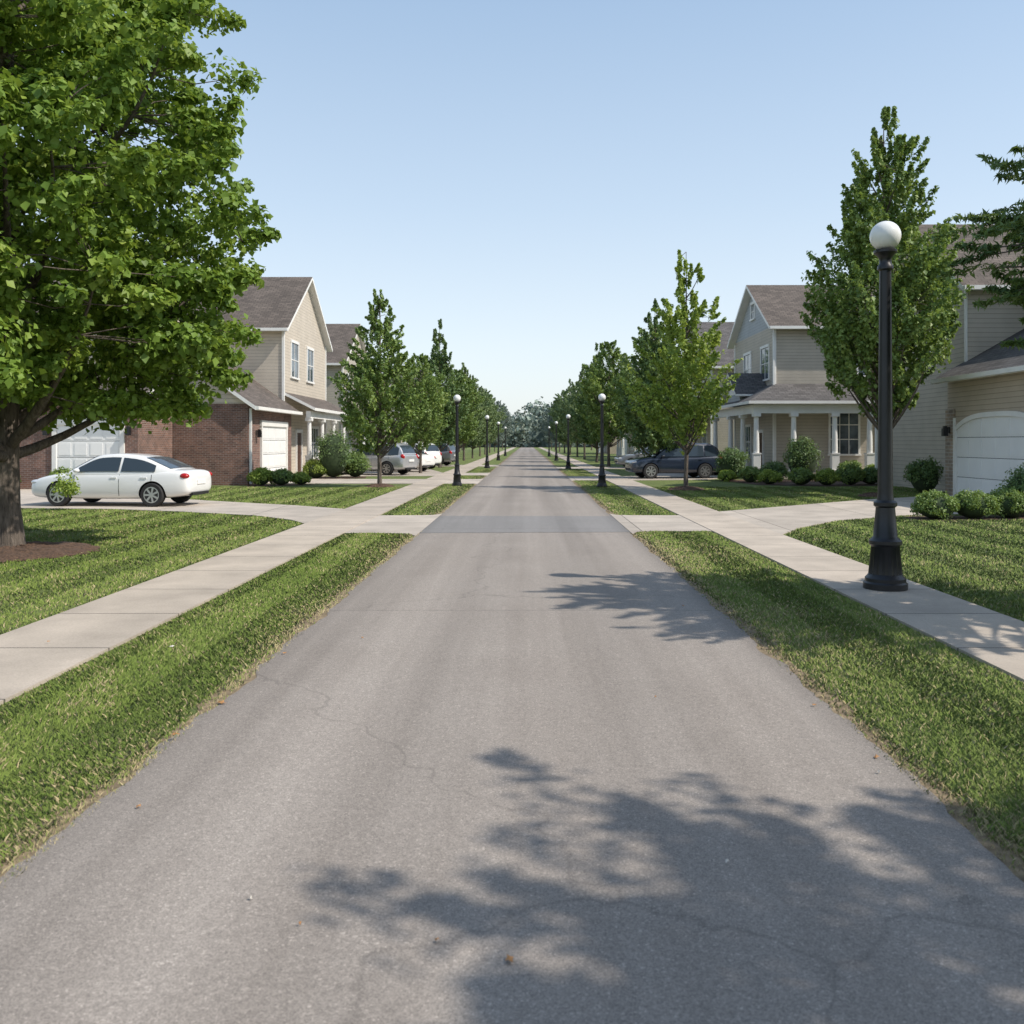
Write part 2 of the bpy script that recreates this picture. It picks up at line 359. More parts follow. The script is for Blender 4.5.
# ------------------------------------------------------------------ trees
def leafcloud(cen,rd,per,size,rg,flat=.75,up=.5,wid=.40,pw=.45,tb=None,axis=None,alen=None):
    k=len(cen); idx=np.repeat(np.arange(k),per); n=len(idx)
    d=rg.normal(size=(n,3)); d/=np.linalg.norm(d,axis=1)[:,None]
    rr=rd[idx]*rg.random(n)**pw*(1+.35*rg.random(n))
    p=cen[idx].copy()
    if axis is not None:
        u=rg.random(n); rr=rr*(1.05-.8*u)
        p+=axis[idx]*(alen[idx]*(u-.35))[:,None]
    p+=d*rr[:,None]*np.array([1,1,flat])
    nr=d*.6+np.array([0,0,up])+rg.normal(size=(n,3))*.45; nr/=np.linalg.norm(nr,axis=1)[:,None]
    a=np.cross(nr,rg.normal(size=(n,3))); a/=np.linalg.norm(a,axis=1)[:,None]+1e-9; a[:,2]-=.3
    b=np.cross(nr,a); s=(size*(.6+.7*rg.random(n)))[:,None]
    V=np.stack([p-a*s*.5,p+b*s*wid+nr*s*.12-a*s*.06,p+a*s*.55,p-b*s*wid+nr*s*.12-a*s*.06],1)
    F=np.arange(n)[:,None]*4; F=np.concatenate([F+np.array([0,1,2]),F+np.array([0,2,3])])
    ct=rg.random(k) if tb is None else tb
    t=np.clip(ct[idx]*.45+rg.random(n)*.5,0,1)
    return V.reshape(-1,3),F,np.repeat(t,4)
def tube(VV,FF,pts,rs,sides=7):
    pts=np.asarray(pts,float); base=sum(len(v) for v in VV); n=len(pts); out=[]
    for i in range(n):
        t=pts[min(i+1,n-1)]-pts[max(i-1,0)]; t/=np.linalg.norm(t)+1e-9
        u=np.cross(t,[0,0,1.0]) if abs(t[2])<.95 else np.cross(t,[0,1.0,0]); u/=np.linalg.norm(u); w=np.cross(t,u)
        a=np.arange(sides)*2*np.pi/sides
        out.append(pts[i]+rs[i]*(np.cos(a)[:,None]*u+np.sin(a)[:,None]*w))
    VV.append(np.concatenate(out))
    for i in range(n-1):
        for k in range(sides):
            k2=(k+1)%sides; FF.append((base+i*sides+k,base+i*sides+k2,base+(i+1)*sides+k2,base+(i+1)*sides+k))
def tree_meshes(name,H,z0,prof,nclump,per,lsize,mat,seed,tr=.16,crad=(.35,.6),limbs=22,rough=.16,pw=.38,flat=.75,sx=0,lift=.35,wid=.4,asc=.9,el=1.6):
    # asc: tangent of the angle at which the leafy shoots rise, el: shoot length in clump radii
    rg=np.random.default_rng(seed)
    ts,rs=zip(*prof)
    tt=np.linspace(0,.98,200); rr=np.interp(tt,ts,rs); cdf=np.cumsum(rr**1.5+.05*max(rs)); cdf/=cdf[-1]
    t=np.interp(rg.random(nclump),cdf,tt)
    th=rg.uniform(0,2*np.pi,nclump)
    ph=rg.uniform(0,6.28,6)
    lob=1+rough*(np.sin(3*th+ph[0]+t*5)+.8*np.sin(5*th+ph[1]-t*9)+.7*np.sin(t*23+ph[2]+th))+rg.normal(size=nclump)*rough*.5
    lob=np.minimum(lob,1.18)
    rho=rg.random(nclump)**pw
    pr_=np.interp(t,ts,rs)
    rad_=pr_*lob*rho
    crm=rg.uniform(crad[0],crad[1],nclump)*np.clip(pr_/max(rs)*1.2,.42,1)
    rad_=np.maximum(rad_-crm*.6,0)
    z=z0+t*(H-z0-.25)+rg.normal(size=nclump)*.10*np.clip(pr_,.4,1.5) + 0.10*rad_
    cen=np.stack([sx*np.sin(np.clip(t,0,1)*3.1)+rad_*np.cos(th),rad_*np.sin(th),z],1)
    out=np.clip(rad_/(max(rs)*.5),.05,1)
    ax=np.stack([np.cos(th)*out,np.sin(th)*out,asc*np.ones(nclump)+(1-out)*.9],1)+rg.normal(size=(nclump,3))*.28
    ax/=np.linalg.norm(ax,axis=1)[:,None]
    V,F,tint=leafcloud(cen,crm,per,lsize,rg,flat=flat,wid=wid,axis=ax,alen=crm*el*(.8+.9*rg.random(nclump)))
    crown=npmesh('crown',V,F,mat,[('tint','FLOAT',tint)])
    VV=[];FF=[]; zt=np.linspace(0,H*.95,16)
    px=np.cumsum(rg.normal(size=16))*.015*(H/10); py=np.cumsum(rg.normal(size=16))*.015*(H/10); px-=px[0]; py-=py[0]
    px*=np.linspace(1,.3,16); py*=np.linspace(1,.3,16)
    tp=np.stack([px,py,zt],1); tp[0,2]=-.05
    tr_=tr*(1-zt/(H*.97))**.8; tr_[0]*=1.35; 
    tp=np.insert(tp,1,[px[0]+.005,py[0],.18],axis=0); tr_=np.insert(tr_,1,tr*1.08)
    tube(VV,FF,tp,np.maximum(tr_,.010),10)
    nodes=[];
    order=rg.permutation(nclump)[:limbs]
    for i in order:
        e=cen[i]; r=math.hypot(e[0],e[1]); sz=max(z0*.72,e[2]-r*(lift+.5*rg.random())-.3); sz=min(sz,H*.82)
        s=np.array([np.interp(sz,tp[:,2],tp[:,0]),np.interp(sz,tp[:,2],tp[:,1]),sz])
        q=np.linspace(0,1,7)[:,None]; mid=(s+e)/2+np.array([0,0,-.12*r])+rg.normal(size=3)*.08*r
        pts=s*(1-q)**2+2*mid*q*(1-q)+e*q**2
        r0=min(tr*.5,.02+.018*r+ .012*H*.3)*(1-.5*sz/H)
        tube(VV,FF,pts,np.linspace(r0,.008,7),6); nodes.append(pts[1:])
    nd=np.concatenate(nodes+[tp[8:]])
    for i in range(nclump):
        e=cen[i]; d=np.linalg.norm(nd-e,axis=1)+.6*np.maximum(nd[:,2]-e[2],0); j=int(np.argmin(d)); s=nd[j]
        if np.linalg.norm(s-e)<.05: continue
        mid=(s+e)/2+rg.normal(size=3)*.06
        tube(VV,FF,[s,mid,e,e+ax[i]*crm[i]*.7],[.012,.009,.006,.002],4)
    trunk=npmesh('trunk',np.concatenate(VV),np.array(FF),M_BARK,smooth=True)
    return trunk,crown
def place_tree(kind,ms,x,y,rot,sc,label,group=None,mat=None):
    e=empty(kind,(x,y,0),rot,sc); tag(e,label,'tree',group)
    t=link(bpy.data.objects.new('trunk',ms[0]),e); c=link(bpy.data.objects.new('crown',ms[1]),e)
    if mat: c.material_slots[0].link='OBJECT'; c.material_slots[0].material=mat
    return e
MAPLE=tree_meshes('maple',11.8,2.15,[(0,2.9),(.07,3.45),(.25,3.95),(.45,3.95),(.62,3.45),(.78,2.65),(.9,1.7),(1,.3)],860,225,.105,M_MAPLE,12,tr=.215,crad=(.28,.58),limbs=46,rough=.085,sx=-.05,wid=.46,pw=.34,asc=.12,el=1.4)
place_tree('maple_tree',MAPLE,-8.4,14.6,0,1,'large leafy green maple standing in a ring of mulch')
PEAR=tree_meshes('pear',13.1,2.6,[(0,.6),(.1,1.65),(.22,2.35),(.36,2.4),(.52,1.85),(.68,1.4),(.84,.95),(.94,.55),(1,.2)],460,125,.125,M_LEAF,21,tr=.14,crad=(.20,.38),limbs=60,rough=.10,lift=.9,asc=1.3,el=3.0)
place_tree('shade_tree',PEAR,11.75,29.6,.4,1,'tall green ovate street tree beside the concrete driveway')
CONL=tree_meshes('cona',8.3,1.55,[(0,.9),(.1,1.5),(.25,1.7),(.45,1.35),(.68,.9),(.88,.45),(1,.12)],320,90,.105,M_LEAF,31,tr=.09,crad=(.14,.27),limbs=40,rough=.11,lift=.8,asc=.9,el=3)
YEL=tree_meshes('conb',9.4,1.8,[(0,.9),(.1,1.7),(.25,1.85),(.45,1.35),(.68,.95),(.86,.55),(1,.15)],210,90,.12,M_YLEAF,41,tr=.085,crad=(.15,.31),limbs=40,rough=.16,lift=.7,asc=1.0,el=3.2)
DRK=tree_meshes('conc',9.7,1.5,[(0,1.3),(.12,1.85),(.3,1.9),(.5,1.5),(.72,1.0),(.9,.48),(1,.12)],270,85,.14,M_DARKLEAF,51,tr=.10,crad=(.2,.36),limbs=30,rough=.12,lift=.6,asc=.8,el=2.6)
RND=tree_meshes('rnd',9.0,1.9,[(0,1.2),(.15,1.9),(.4,2.2),(.65,1.9),(.85,1.25),(1,.4)],270,85,.14,M_LEAF,61,tr=.11,crad=(.22,.42),limbs=30,rough=.13,lift=.5,asc=.8,el=2.2)
FIR=tree_meshes('fir',7.7,2.75,[(0,1.6),(.12,2.0),(.3,2.1),(.5,1.65),(.75,.95),(1,.06)],620,150,.105,M_DARKLEAF,71,tr=.14,crad=(.07,.14),limbs=150,rough=.17,flat=.6,lift=.1,asc=.05,el=5.0,wid=.13)
place_tree('evergreen_tree',FIR,FX,FY,1.2,1,'dark green evergreen tree with feathery branches on the lawn')
SHD=tree_meshes('shd',8.1,3.0,[(0,1.5),(.15,2.3),(.4,2.5),(.65,2.15),(.85,1.3),(1,.2)],360,100,.11,M_MAPLE,81,tr=.15,crad=(.22,.5),limbs=34,rough=.16,asc=.3)
place_tree('maple_tree',SHD,7.45,.85,.3,1,'leafy green maple tree shading the road')
place_tree('pear_tree',CONL,-5.9,36.0,0,1,'small conical green tree on the lawn by the sidewalk','street trees along the sidewalk')
place_tree('pear_tree',YEL,5.96,33.8,0,1,'slender yellow-green young tree on the lawn by the sidewalk','street trees along the sidewalk')
rows=[(-6.1,51.5,RND,.78),(-6.1,63,DRK,1.08),(-5.8,75,RND,.90),(-6.1,87,CONL,1.2),(-6,99,DRK,.95),(-5.9,113,RND,1.0),(-6,129,CONL,1.2),(-6.1,147,RND,1.1),(-6,167,DRK,1.05),(-6,190,RND,1.2),(-6,220,RND,1.2),
      (6.3,44.5,DRK,.92),(7.9,57.0,RND,1.05),(6.0,66,RND,1.05),(6.2,80,DRK,1.1),(6,94,CONL,1.25),(6.1,109,RND,1.05),(6,125,DRK,1.1),(6,144,RND,1.15),(6,166,CONL,1.3),(6,190,RND,1.2),(6,220,DRK,1.2)]
lab={id(RND):'rounded green street tree on the grass by the sidewalk',id(DRK):'dark green conical street tree by the sidewalk',id(CONL):'conical green street tree by the sidewalk'}
for i,(x,y,ms,s) in enumerate(rows):
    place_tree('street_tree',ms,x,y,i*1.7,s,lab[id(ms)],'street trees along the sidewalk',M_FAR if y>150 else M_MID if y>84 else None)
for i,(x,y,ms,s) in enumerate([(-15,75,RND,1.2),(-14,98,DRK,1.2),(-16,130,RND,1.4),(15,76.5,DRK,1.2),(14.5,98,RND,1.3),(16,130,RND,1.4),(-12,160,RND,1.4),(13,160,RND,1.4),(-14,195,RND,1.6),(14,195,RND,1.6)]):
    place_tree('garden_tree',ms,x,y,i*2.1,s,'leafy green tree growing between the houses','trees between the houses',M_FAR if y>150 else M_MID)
def wood():
    rg=np.random.default_rng(5); n=1500
    x=rg.uniform(-380,380,n); x[:420]=rg.uniform(-60,60,420); y=rg.uniform(292,325,n)
    top=12+3.5*np.sin(x*.11)+2*np.sin(x*.37+1); z=rg.random(n)**.7*top
    V,F,t=leafcloud(np.stack([x,y,z],1),rg.uniform(1.6,3.4,n),40,1.1,rg)
    xs=np.linspace(-400,400,401); zt=10+3.5*np.sin(xs*.11)+2*np.sin(xs*.37+1)+rg.normal(size=401)*.6
    c=np.concatenate([np.stack([xs,np.full(401,315.),np.zeros(401)],1),np.stack([xs,np.full(401,318.),zt],1)])
    b=len(V); f=[]
    for i in range(400): f+= [(b+i,b+i+1,b+401+i+1),(b+i,b+401+i+1,b+401+i)]
    V=np.concatenate([V,c]); F=np.concatenate([F,np.array(f)]); t=np.concatenate([t,np.full(len(c),.1)])
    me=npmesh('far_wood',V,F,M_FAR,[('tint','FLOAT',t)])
    o=link(bpy.data.objects.new('far_wood',me)); o['kind']='stuff'; o['label']='distant haze-tinted green wood closing off the street'; o['category']='wood'
wood()

# ------------------------------------------------------------------ shrubs
def shrub(x,y,r,h,mat,seed,label,name='shrub',n=4200,ls=.05,core=True,group='shrubs in the planting beds'):
    rg=np.random.default_rng(seed); k=46
    d=rg.normal(size=(k,3)); d[:,2]=np.abs(d[:,2])*1.1-.25; d/=np.linalg.norm(d,axis=1)[:,None]
    rho=.74+.12*rg.random(k) if core else rg.random(k)**.5*.8
    cen=d*rho[:,None]*np.array([r,r,h*.55])+np.array([0,0,h*.45]); cen[:,2]=np.maximum(cen[:,2],.08)
    V,F,t=leafcloud(cen,np.full(k,.30*min(r,h*.6)*1.15),n//k,ls,rg,flat=.9)
    V[:,2]=np.maximum(V[:,2],.005)
    mi=np.zeros(len(F),np.int32); mats=[mat]
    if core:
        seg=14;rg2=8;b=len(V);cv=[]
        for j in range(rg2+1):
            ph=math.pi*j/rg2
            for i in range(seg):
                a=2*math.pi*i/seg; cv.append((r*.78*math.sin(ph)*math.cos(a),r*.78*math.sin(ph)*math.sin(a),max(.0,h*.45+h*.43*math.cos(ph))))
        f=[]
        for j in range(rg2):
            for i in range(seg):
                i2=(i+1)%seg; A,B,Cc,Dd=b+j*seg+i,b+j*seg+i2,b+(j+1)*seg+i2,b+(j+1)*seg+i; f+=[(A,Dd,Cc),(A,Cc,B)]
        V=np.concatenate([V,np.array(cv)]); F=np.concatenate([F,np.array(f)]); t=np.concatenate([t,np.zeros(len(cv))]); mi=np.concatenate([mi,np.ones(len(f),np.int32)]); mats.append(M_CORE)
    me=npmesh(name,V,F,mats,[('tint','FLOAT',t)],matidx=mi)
    o=link(bpy.data.objects.new(name,me)); o.location=(x,y,.0); tag(o,label,'shrub',group); return o
G1='clipped round green shrub in a planting bed'; G2='low loose yellow-green shrub in a planting bed'
sh=[(9.6,42.0,.75,1.55,M_DARKLEAF,G1),(12.9,42.2,.85,2.1,M_DARKLEAF,'tall rounded dark green shrub in front of the porch'),(13.95,31.6,.6,1.25,M_DARKLEAF,G1),
 (9.5,20.95,.50,.62,M_LEAF,'low clipped boxwood beside the driveway'),(10.45,21.1,.52,.64,M_LEAF,'low clipped boxwood beside the driveway'),(11.4,21.3,.55,.66,M_LEAF,'low clipped boxwood beside the driveway'),(12.1,21.75,.62,1.2,M_DARKLEAF,'rounded dark green shrub beside the garage driveway'),
 (10.3,38.2,.5,.6,M_YLEAF,G2),(11.4,37.5,.55,.7,M_LEAF,G1),(12.4,37.2,.5,.65,M_YLEAF,G2),(13.5,37.6,.55,.8,M_LEAF,G1),(14.5,38.0,.5,.7,M_DARKLEAF,G1),(9.9,39.9,.5,.7,M_LEAF,G1),(11.0,40.2,.6,.9,M_DARKLEAF,G1),(14.9,41.5,.55,.9,M_LEAF,G1),(15.9,41.2,.5,.75,M_YLEAF,G2),(16.3,40,.5,.7,M_LEAF,G1),(9.1,41,.4,.5,M_YLEAF,G2),
 (-9.6,44.6,.9,2.45,M_DARKLEAF,'tall rounded dark green shrub beside the garage'),(-8.7,45.6,.7,1.3,M_LEAF,G1),(-10.4,44.4,.6,.9,M_YLEAF,G2),
 (-11.0,37.2,.5,.7,M_YLEAF,G2),(-10.2,37.4,.5,.65,M_LEAF,G1),(-9.5,37.8,.42,.5,M_YLEAF,G2),
 (-10.9,54.5,.6,1.2,M_DARKLEAF,G1),(-17.2,33.4,.5,.8,M_LEAF,G1),(-19.5,33.3,.6,.9,M_DARKLEAF,G1),(11.0,56,.7,1.2,M_DARKLEAF,G1)]
for i,(x,y,r,h,mt,lb) in enumerate(sh): shrub(x,y,r,h,mt,100+i,lb,ls=.07 if y>30 else .045,n=3600 if y>30 else 7000)
shrub(-12.1,23.6,.40,1.15,M_YLEAF,201,'small airy ornamental shrub beside the white car',n=1000,ls=.06,core=False,group='ornamental shrubs')
shrub(-14.2,24.2,.35,.7,M_LEAF,202,'small leafy shrub beside the driveway',n=1100,ls=.07,core=False,group='ornamental shrubs')

# ------------------------------------------------------------------ houses
class House:
    def __init__(s,label,org,kind='house'):
        s.o=org; s.e=empty(kind,org); tag(s.e,label,'house','houses lining the street')
    def fin(s,mb,name,mats,parent=None,smooth=False): return mb.obj(name,mats,parent or s.e,org=s.o,smooth=smooth)
    def fb(s,mb,f,pl,u0,u1,z0,z1,d0,d1,mi=0):
        if f=='E': mb.box(pl+d0,pl+d1,u0,u1,z0,z1,mi)
        elif f=='W': mb.box(pl-d1,pl-d0,u0,u1,z0,z1,mi)
        else: mb.box(u0,u1,pl-d1,pl-d0,z0,z1,mi)
    def block(s,x0,x1,y0,y1,ze,zr,ax,mat,mg=None,z0=-.05):
        mb=MB(); g=1 if mg else 0
        mb.face([(x0,y0,z0),(x1,y0,z0),(x1,y0,ze),(x0,y0,ze)]); mb.face([(x1,y1,z0),(x0,y1,z0),(x0,y1,ze),(x1,y1,ze)])
        mb.face([(x0,y1,z0),(x0,y0,z0),(x0,y0,ze),(x0,y1,ze)]); mb.face([(x1,y0,z0),(x1,y1,z0),(x1,y1,ze),(x1,y0,ze)])
        if zr>ze:
            if ax=='x':
                ym=(y0+y1)/2; mb.face([(x0,y1,ze),(x0,y0,ze),(x0,ym,zr)],g); mb.face([(x1,y0,ze),(x1,y1,ze),(x1,ym,zr)],g)
            else:
                xm=(x0+x1)/2; mb.face([(x0,y0,ze),(x1,y0,ze),(xm,y0,zr)],g); mb.face([(x1,y1,ze),(x0,y1,ze),(xm,y1,zr)],g)
        return s.fin(mb,'wall',[mat]+([mg] if mg else []))
    def corner(s,x,y,z0,z1,w=.12):
        mb=MB(); mb.box(x-w*.5,x+w*.5,y-w*.5,y+w*.5,z0,z1); s.fin(mb,'corner_trim',M_WHITE)
    def roof(s,x0,x1,y0,y1,ze,zr,ax,tone='b',o=.4,r=.3,t=.17):
        mb=MB()
        if ax=='x': lo,hi=y0,y1; a0,a1=x0-r,x1+r
        else: lo,hi=x0,x1; a0,a1=y0-r,y1+r
        m_=(lo+hi)/2; sl=(zr-ze)/(hi-m_); e=ze-sl*o
        L=[(lo-o,e),(m_,zr),(hi+o,e)]; U=[(lo-o,e+t),(m_,zr+t),(hi+o,e+t)]
        def P(a,c): return (a,c[0],c[1]) if ax=='x' else (c[0],a,c[1])
        for i in (0,1):
            mb.face([P(a0,U[i]),P(a1,U[i]),P(a1,U[i+1]),P(a0,U[i+1])],0)
            mb.face([P(a0,L[i+1]),P(a1,L[i+1]),P(a1,L[i]),P(a0,L[i])],1)
        for a in (a0,a1):
            mb.face([P(a,L[0]),P(a,L[1]),P(a,U[1]),P(a,U[0])],1); mb.face([P(a,L[1]),P(a,L[2]),P(a,U[2]),P(a,U[1])],1)
        for i in (0,2): mb.face([P(a0,L[i]),P(a1,L[i]),P(a1,U[i]),P(a0,U[i])],1)
        ro=s.fin(mb,'roof',[M_SH[(ax,tone)],M_WHITE])
        for c,sg in ((lo-o,-1),(hi+o,1)):
            g=MB()
            if ax=='x': g.box(a0+.02,a1-.02,c+sg*.005,c+sg*.125,e+.02,e+t-.01)
            else: g.box(c+sg*.005,c+sg*.125,a0+.02,a1-.02,e+.02,e+t-.01)
            s.fin(g,'gutter',M_WHITE,ro)
        return ro
    def slab(s,low,high,ax='x',tone='b',t=.14,name='roof'):
        mb=MB(); A,B=low; D,E=high; up=lambda p:(p[0],p[1],p[2]+t)
        mb.face([up(A),up(B),up(E),up(D)],0); mb.face([D,E,B,A],1)
        for p,q in ((A,B),(B,E),(E,D),(D,A)): mb.face([p,q,up(q),up(p)],1)
        return s.fin(mb,name,[M_SH[(ax,tone)],M_WHITE])
    def window(s,f,pl,u,z,w,h,cols=2,rows=2):
        p=MB(); s.fb(p,f,pl,u-w/2,u+w/2,z-h/2,z+h/2,-.02,.012); po=s.fin(p,'window',M_WIN)
        m=MB(); c=.10
        s.fb(m,f,pl,u-w/2-c,u-w/2,z-h/2,z+h/2,-.02,.055); s.fb(m,f,pl,u+w/2,u+w/2+c,z-h/2,z+h/2,-.02,.055)
        s.fb(m,f,pl,u-w/2-c-.02,u+w/2+c+.02,z+h/2,z+h/2+.14,-.02,.065)
        for i in range(1,cols): s.fb(m,f,pl,u-w/2+w*i/cols-.02,u-w/2+w*i/cols+.02,z-h/2,z+h/2,0,.03)
        for i in range(1,rows): s.fb(m,f,pl,u-w/2,u+w/2,z-h/2+h*i/rows-.022,z-h/2+h*i/rows+.022,0,.036)
        s.fin(m,'frame',M_WHITE,po)
        q=MB(); s.fb(q,f,pl,u-w/2-c-.04,u+w/2+c+.04,z-h/2-.09,z-h/2,-.02,.10); s.fin(q,'sill',M_WHITE,po)
        return po
    def garage(s,f,pl,u,w,h,cols=4,arch=False):
        m=MB(); s.fb(m,f,pl,u-w/2,u+w/2,0,h,-.02,.02); rh=h/4; cw=w/cols
        for r in range(4):
            for c in range(cols):
                s.fb(m,f,pl,u-w/2+cw*c+.07,u-w/2+cw*(c+1)-.07,rh*r+.08,rh*(r+1)-.08,.02,.034)
        o=s.fin(m,'garage_door',M_DOORW)
        g=MB()
        for r in range(1,4): s.fb(g,f,pl,u-w/2,u+w/2,rh*r-.008,rh*r+.008,.02,.023)
        s.fin(g,'panel_gap',M_PLAST,o)
        t=MB(); c=.16
        s.fb(t,f,pl,u-w/2-c,u-w/2,0,h,-.02,.09); s.fb(t,f,pl,u+w/2,u+w/2+c,0,h,-.02,.09)
        if not arch: s.fb(t,f,pl,u-w/2-c-.03,u+w/2+c+.03,h,h+.24,-.02,.10)
        s.fin(t,'frame',M_WHITE,o)
        if arch:
            N=24; sp=MB(); tr=MB()
            def zc(q): return h-.40*abs(2*q-1)**3.2
            for k in range(N):
                q0,q1=k/N,(k+1)/N; ua,ub=u-w/2+w*q0,u-w/2+w*q1
                za,zb=zc(q0),zc(q1)
                def P(uu,zz,dd): return (pl-dd,uu,zz) if f=='W' else (pl+dd,uu,zz)
                sp.face([P(ua,za,.06),P(ub,zb,.06),P(ub,h+.02,.06),P(ua,h+.02,.06)])
                sp.face([P(ua,za,.0),P(ub,zb,.0),P(ub,zb,.06),P(ua,za,.06)])
                tr.face([P(ua,za-.02,.09),P(ub,zb-.02,.09),P(ub,zb+.13,.09),P(ua,za+.13,.09)])
                tr.face([P(ua,za-.02,.0),P(ub,zb-.02,.0),P(ub,zb-.02,.09),P(ua,za-.02,.09)])
                tr.face([P(ua,za+.13,.0),P(ub,zb+.13,.0),P(ub,zb+.13,.09),P(ua,za+.13,.09)])
            s.fin(sp,'spandrel',M_SIDE_T,o); s.fin(tr,'arch_trim',M_WHITE,o)
        return o
    def door(s,f,pl,u,w=.95,h=2.1,z=.18,mat=None):
        m=MB(); s.fb(m,f,pl,u-w/2,u+w/2,z,z+h,-.02,.03)
        for a,b in ((.12,.9),(1.05,1.95)):
            for c,d in ((.1,.44),(.52,.86)): s.fb(m,f,pl,u-w/2+w*c,u-w/2+w*d,z+a,z+b,.03,.045)
        o=s.fin(m,'door',mat or M_DOORD)
        t=MB(); s.fb(t,f,pl,u-w/2-.12,u-w/2,z,z+h,-.02,.08); s.fb(t,f,pl,u+w/2,u+w/2+.12,z,z+h,-.02,.08); s.fb(t,f,pl,u-w/2-.16,u+w/2+.16,z+h,z+h+.18,-.02,.09)
        s.fin(t,'frame',M_WHITE,o)
        k=MB(); s.fb(k,f,pl,u+w*.36,u+w*.42,z+.95,z+1.1,.03,.09); s.fin(k,'handle',M_RIM,o)
    def column(s,x,y,z0,z1,w=.26):
        m=MB(); m.box(x-w*.7,x+w*.7,y-w*.7,y+w*.7,z0,z0+.16); m.box(x-w*.6,x+w*.6,y-w*.6,y+w*.6,z0+.16,z0+.9); m.box(x-w*.68,x+w*.68,y-w*.68,y+w*.68,z0+.9,z0+.97)
        m.lathe([(w*.46,z0+.97),(w*.47,z0+1.2),(w*.38,z1-.22),(w*.38,z1-.2),(w*.5,z1-.16)],16,x,y); m.box(x-w*.62,x+w*.62,y-w*.62,y+w*.62,z1-.16,z1)
        s.fin(m,'column',M_WHITE,smooth=False)
    def wall_lamp(s,f,pl,u,z):
        m=MB(); s.fb(m,f,pl,u-.05,u+.05,z-.1,z+.1,-.01,.03); s.fb(m,f,pl,u-.02,u+.02,z+.06,z+.1,.03,.14); s.fb(m,f,pl,u-.08,u+.08,z-.2,z+.06,.08,.24,0)
        s.fb(m,f,pl,u-.05,u+.05,z+.06,z+.14,.10,.21); s.fin(m,'wall_lamp',M_BLACK)
    def downspout(s,x,y,z1):
        m=MB(); m.box(x-.045,x+.045,y-.045,y+.045,0.05,z1); s.fin(m,'downspout',M_WHITE)
    def floor(s,x0,x1,y0,y1,z=.18):
        m=MB(); m.box(x0,x1,y0,y1,-.02,z); s.fin(m,'porch_floor',M_DRIVE)
    def beam(s,x0,x1,y0,y1,z0,z1):
        m=MB(); m.box(x0,x1,y0,y1,z0,z1); s.fin(m,'porch_beam',M_WHITE)

h=House('two-storey house with brick garage and white garage door behind the maple',(-20,36,0))
h.block(-27,-14.7,34,37.3,3.35,3.35,'x',M_BRICK)
h.slab([(-27.3,33.6,3.3),(-14.4,33.6,3.3)],[(-27.3,37.36,4.9),(-14.4,37.36,4.9)])
h.garage('S',34,-16.55,2.4,2.45,4); h.wall_lamp('S',34,-15.0,2.25); h.wall_lamp('S',34,-18.1,2.25)
h.garage('S',34,-20.6,2.4,2.45,4)
h.block(-27,-17.1,37.3,46,6.9,9.8,'x',M_SIDE_L)
h.roof(-27,-17.1,37.3,46,6.9,9.8,'x')
h.window('S',37.3,-19,5.7,1.1,1.4); h.window('S',37.3,-22,5.7,1.1,1.4); h.window('S',37.3,-25,5.7,1.1,1.4)
h=House('two-storey cream sided house with brick garage wing and brown gable roof',(-14,46,0))
h.block(-17,-11.6,37.42,44.3,3.4,5.3,'y',M_BRICK,M_SIDE_L)
h.roof(-17,-11.6,37.42,44.2,3.4,5.3,'y')
h.garage('E',-11.6,41.2,3.9,2.5,4); h.wall_lamp('E',-11.6,38.5,2.2); h.downspout(-11.53,37.55,3.2)
h.block(-24,-12,44.32,53.5,7.5,10.6,'x',M_SIDE_L)
h.roof(-24,-12,44.32,53.5,7.5,10.6,'x',o=.45,r=.35)
for u in (46.4,49.7): h.window('E',-12,u,6.0,1.35,1.75)
h.window('S',44.32,-17.5,6.2,1.1,1.4)
h.corner(-12,44.32,-.0,7.45); h.corner(-12,53.5,0,7.45)
h.window('E',-12,50.8,1.75,1.6,1.6,3,2); h.door('E',-12,47.2)
h.floor(-11.98,-10.7,44.5,53.4); h.slab([(-10.45,44.35,3.35),(-10.45,53.7,3.35)],[(-12.02,44.35,4.15),(-12.02,53.7,4.15)],'y')
h.beam(-10.95,-10.72,44.6,53.4,3.0,3.33)
for y in (44.8,47.6,50.4,53.2): h.column(-10.84,y,.18,3.0)
def simple(side,y0,dep,w,ze,zr,ax,mat,tone,label,xf=12.5):
    f='E' if side<0 else 'W'; sx=side; X=lambda d: sx*(xf+d)
    h=House(label,(X(0),y0,0)); y1=y0+w
    xa,xb=sorted((X(0),X(dep)))
    h.block(xa,xb,y0,y1,ze,zr,ax,mat); h.roof(xa,xb,y0,y1,ze,zr,ax,tone)
    pl=X(0); n=3
    for i in range(n): h.window(f,pl,y0+w*(i+.5)/n,ze-1.5,1.1,1.5)
    h.window('S',y0,X(3),ze-1.5,1.0,1.4); h.window('S',y0,X(3),1.7,1.0,1.4)
    h.door(f,pl,y0+w*.5); h.window(f,pl,y0+w*.2,1.7,1.4,1.5,3); 
    h.garage(f,pl,y0+w-1.75,2.6,2.3)
    q=sorted((X(-.02),X(-1.5))); h.floor(q[0],q[1],y0+.2,y0+w*.62)
    h.slab([(X(-1.75),y0,3.2),(X(-1.75),y0+w*.64,3.2)],[(X(.02),y0,4.0),(X(.02),y0+w*.64,4.0)],'y',tone)
    q=sorted((X(-1.25),X(-1.45))); h.beam(q[0],q[1],y0+.2,y0+w*.62,2.9,3.18)
    for k in range(3): h.column(X(-1.35),y0+.35+(w*.62-.7)*k/2,.18,2.9)
    h.corner(X(0),y0,0,ze-.03); return h
simple(-1,61,11,10,7.2,10.3,'x',M_SIDE_R,'b','two-storey taupe house with brown roof and white porch')
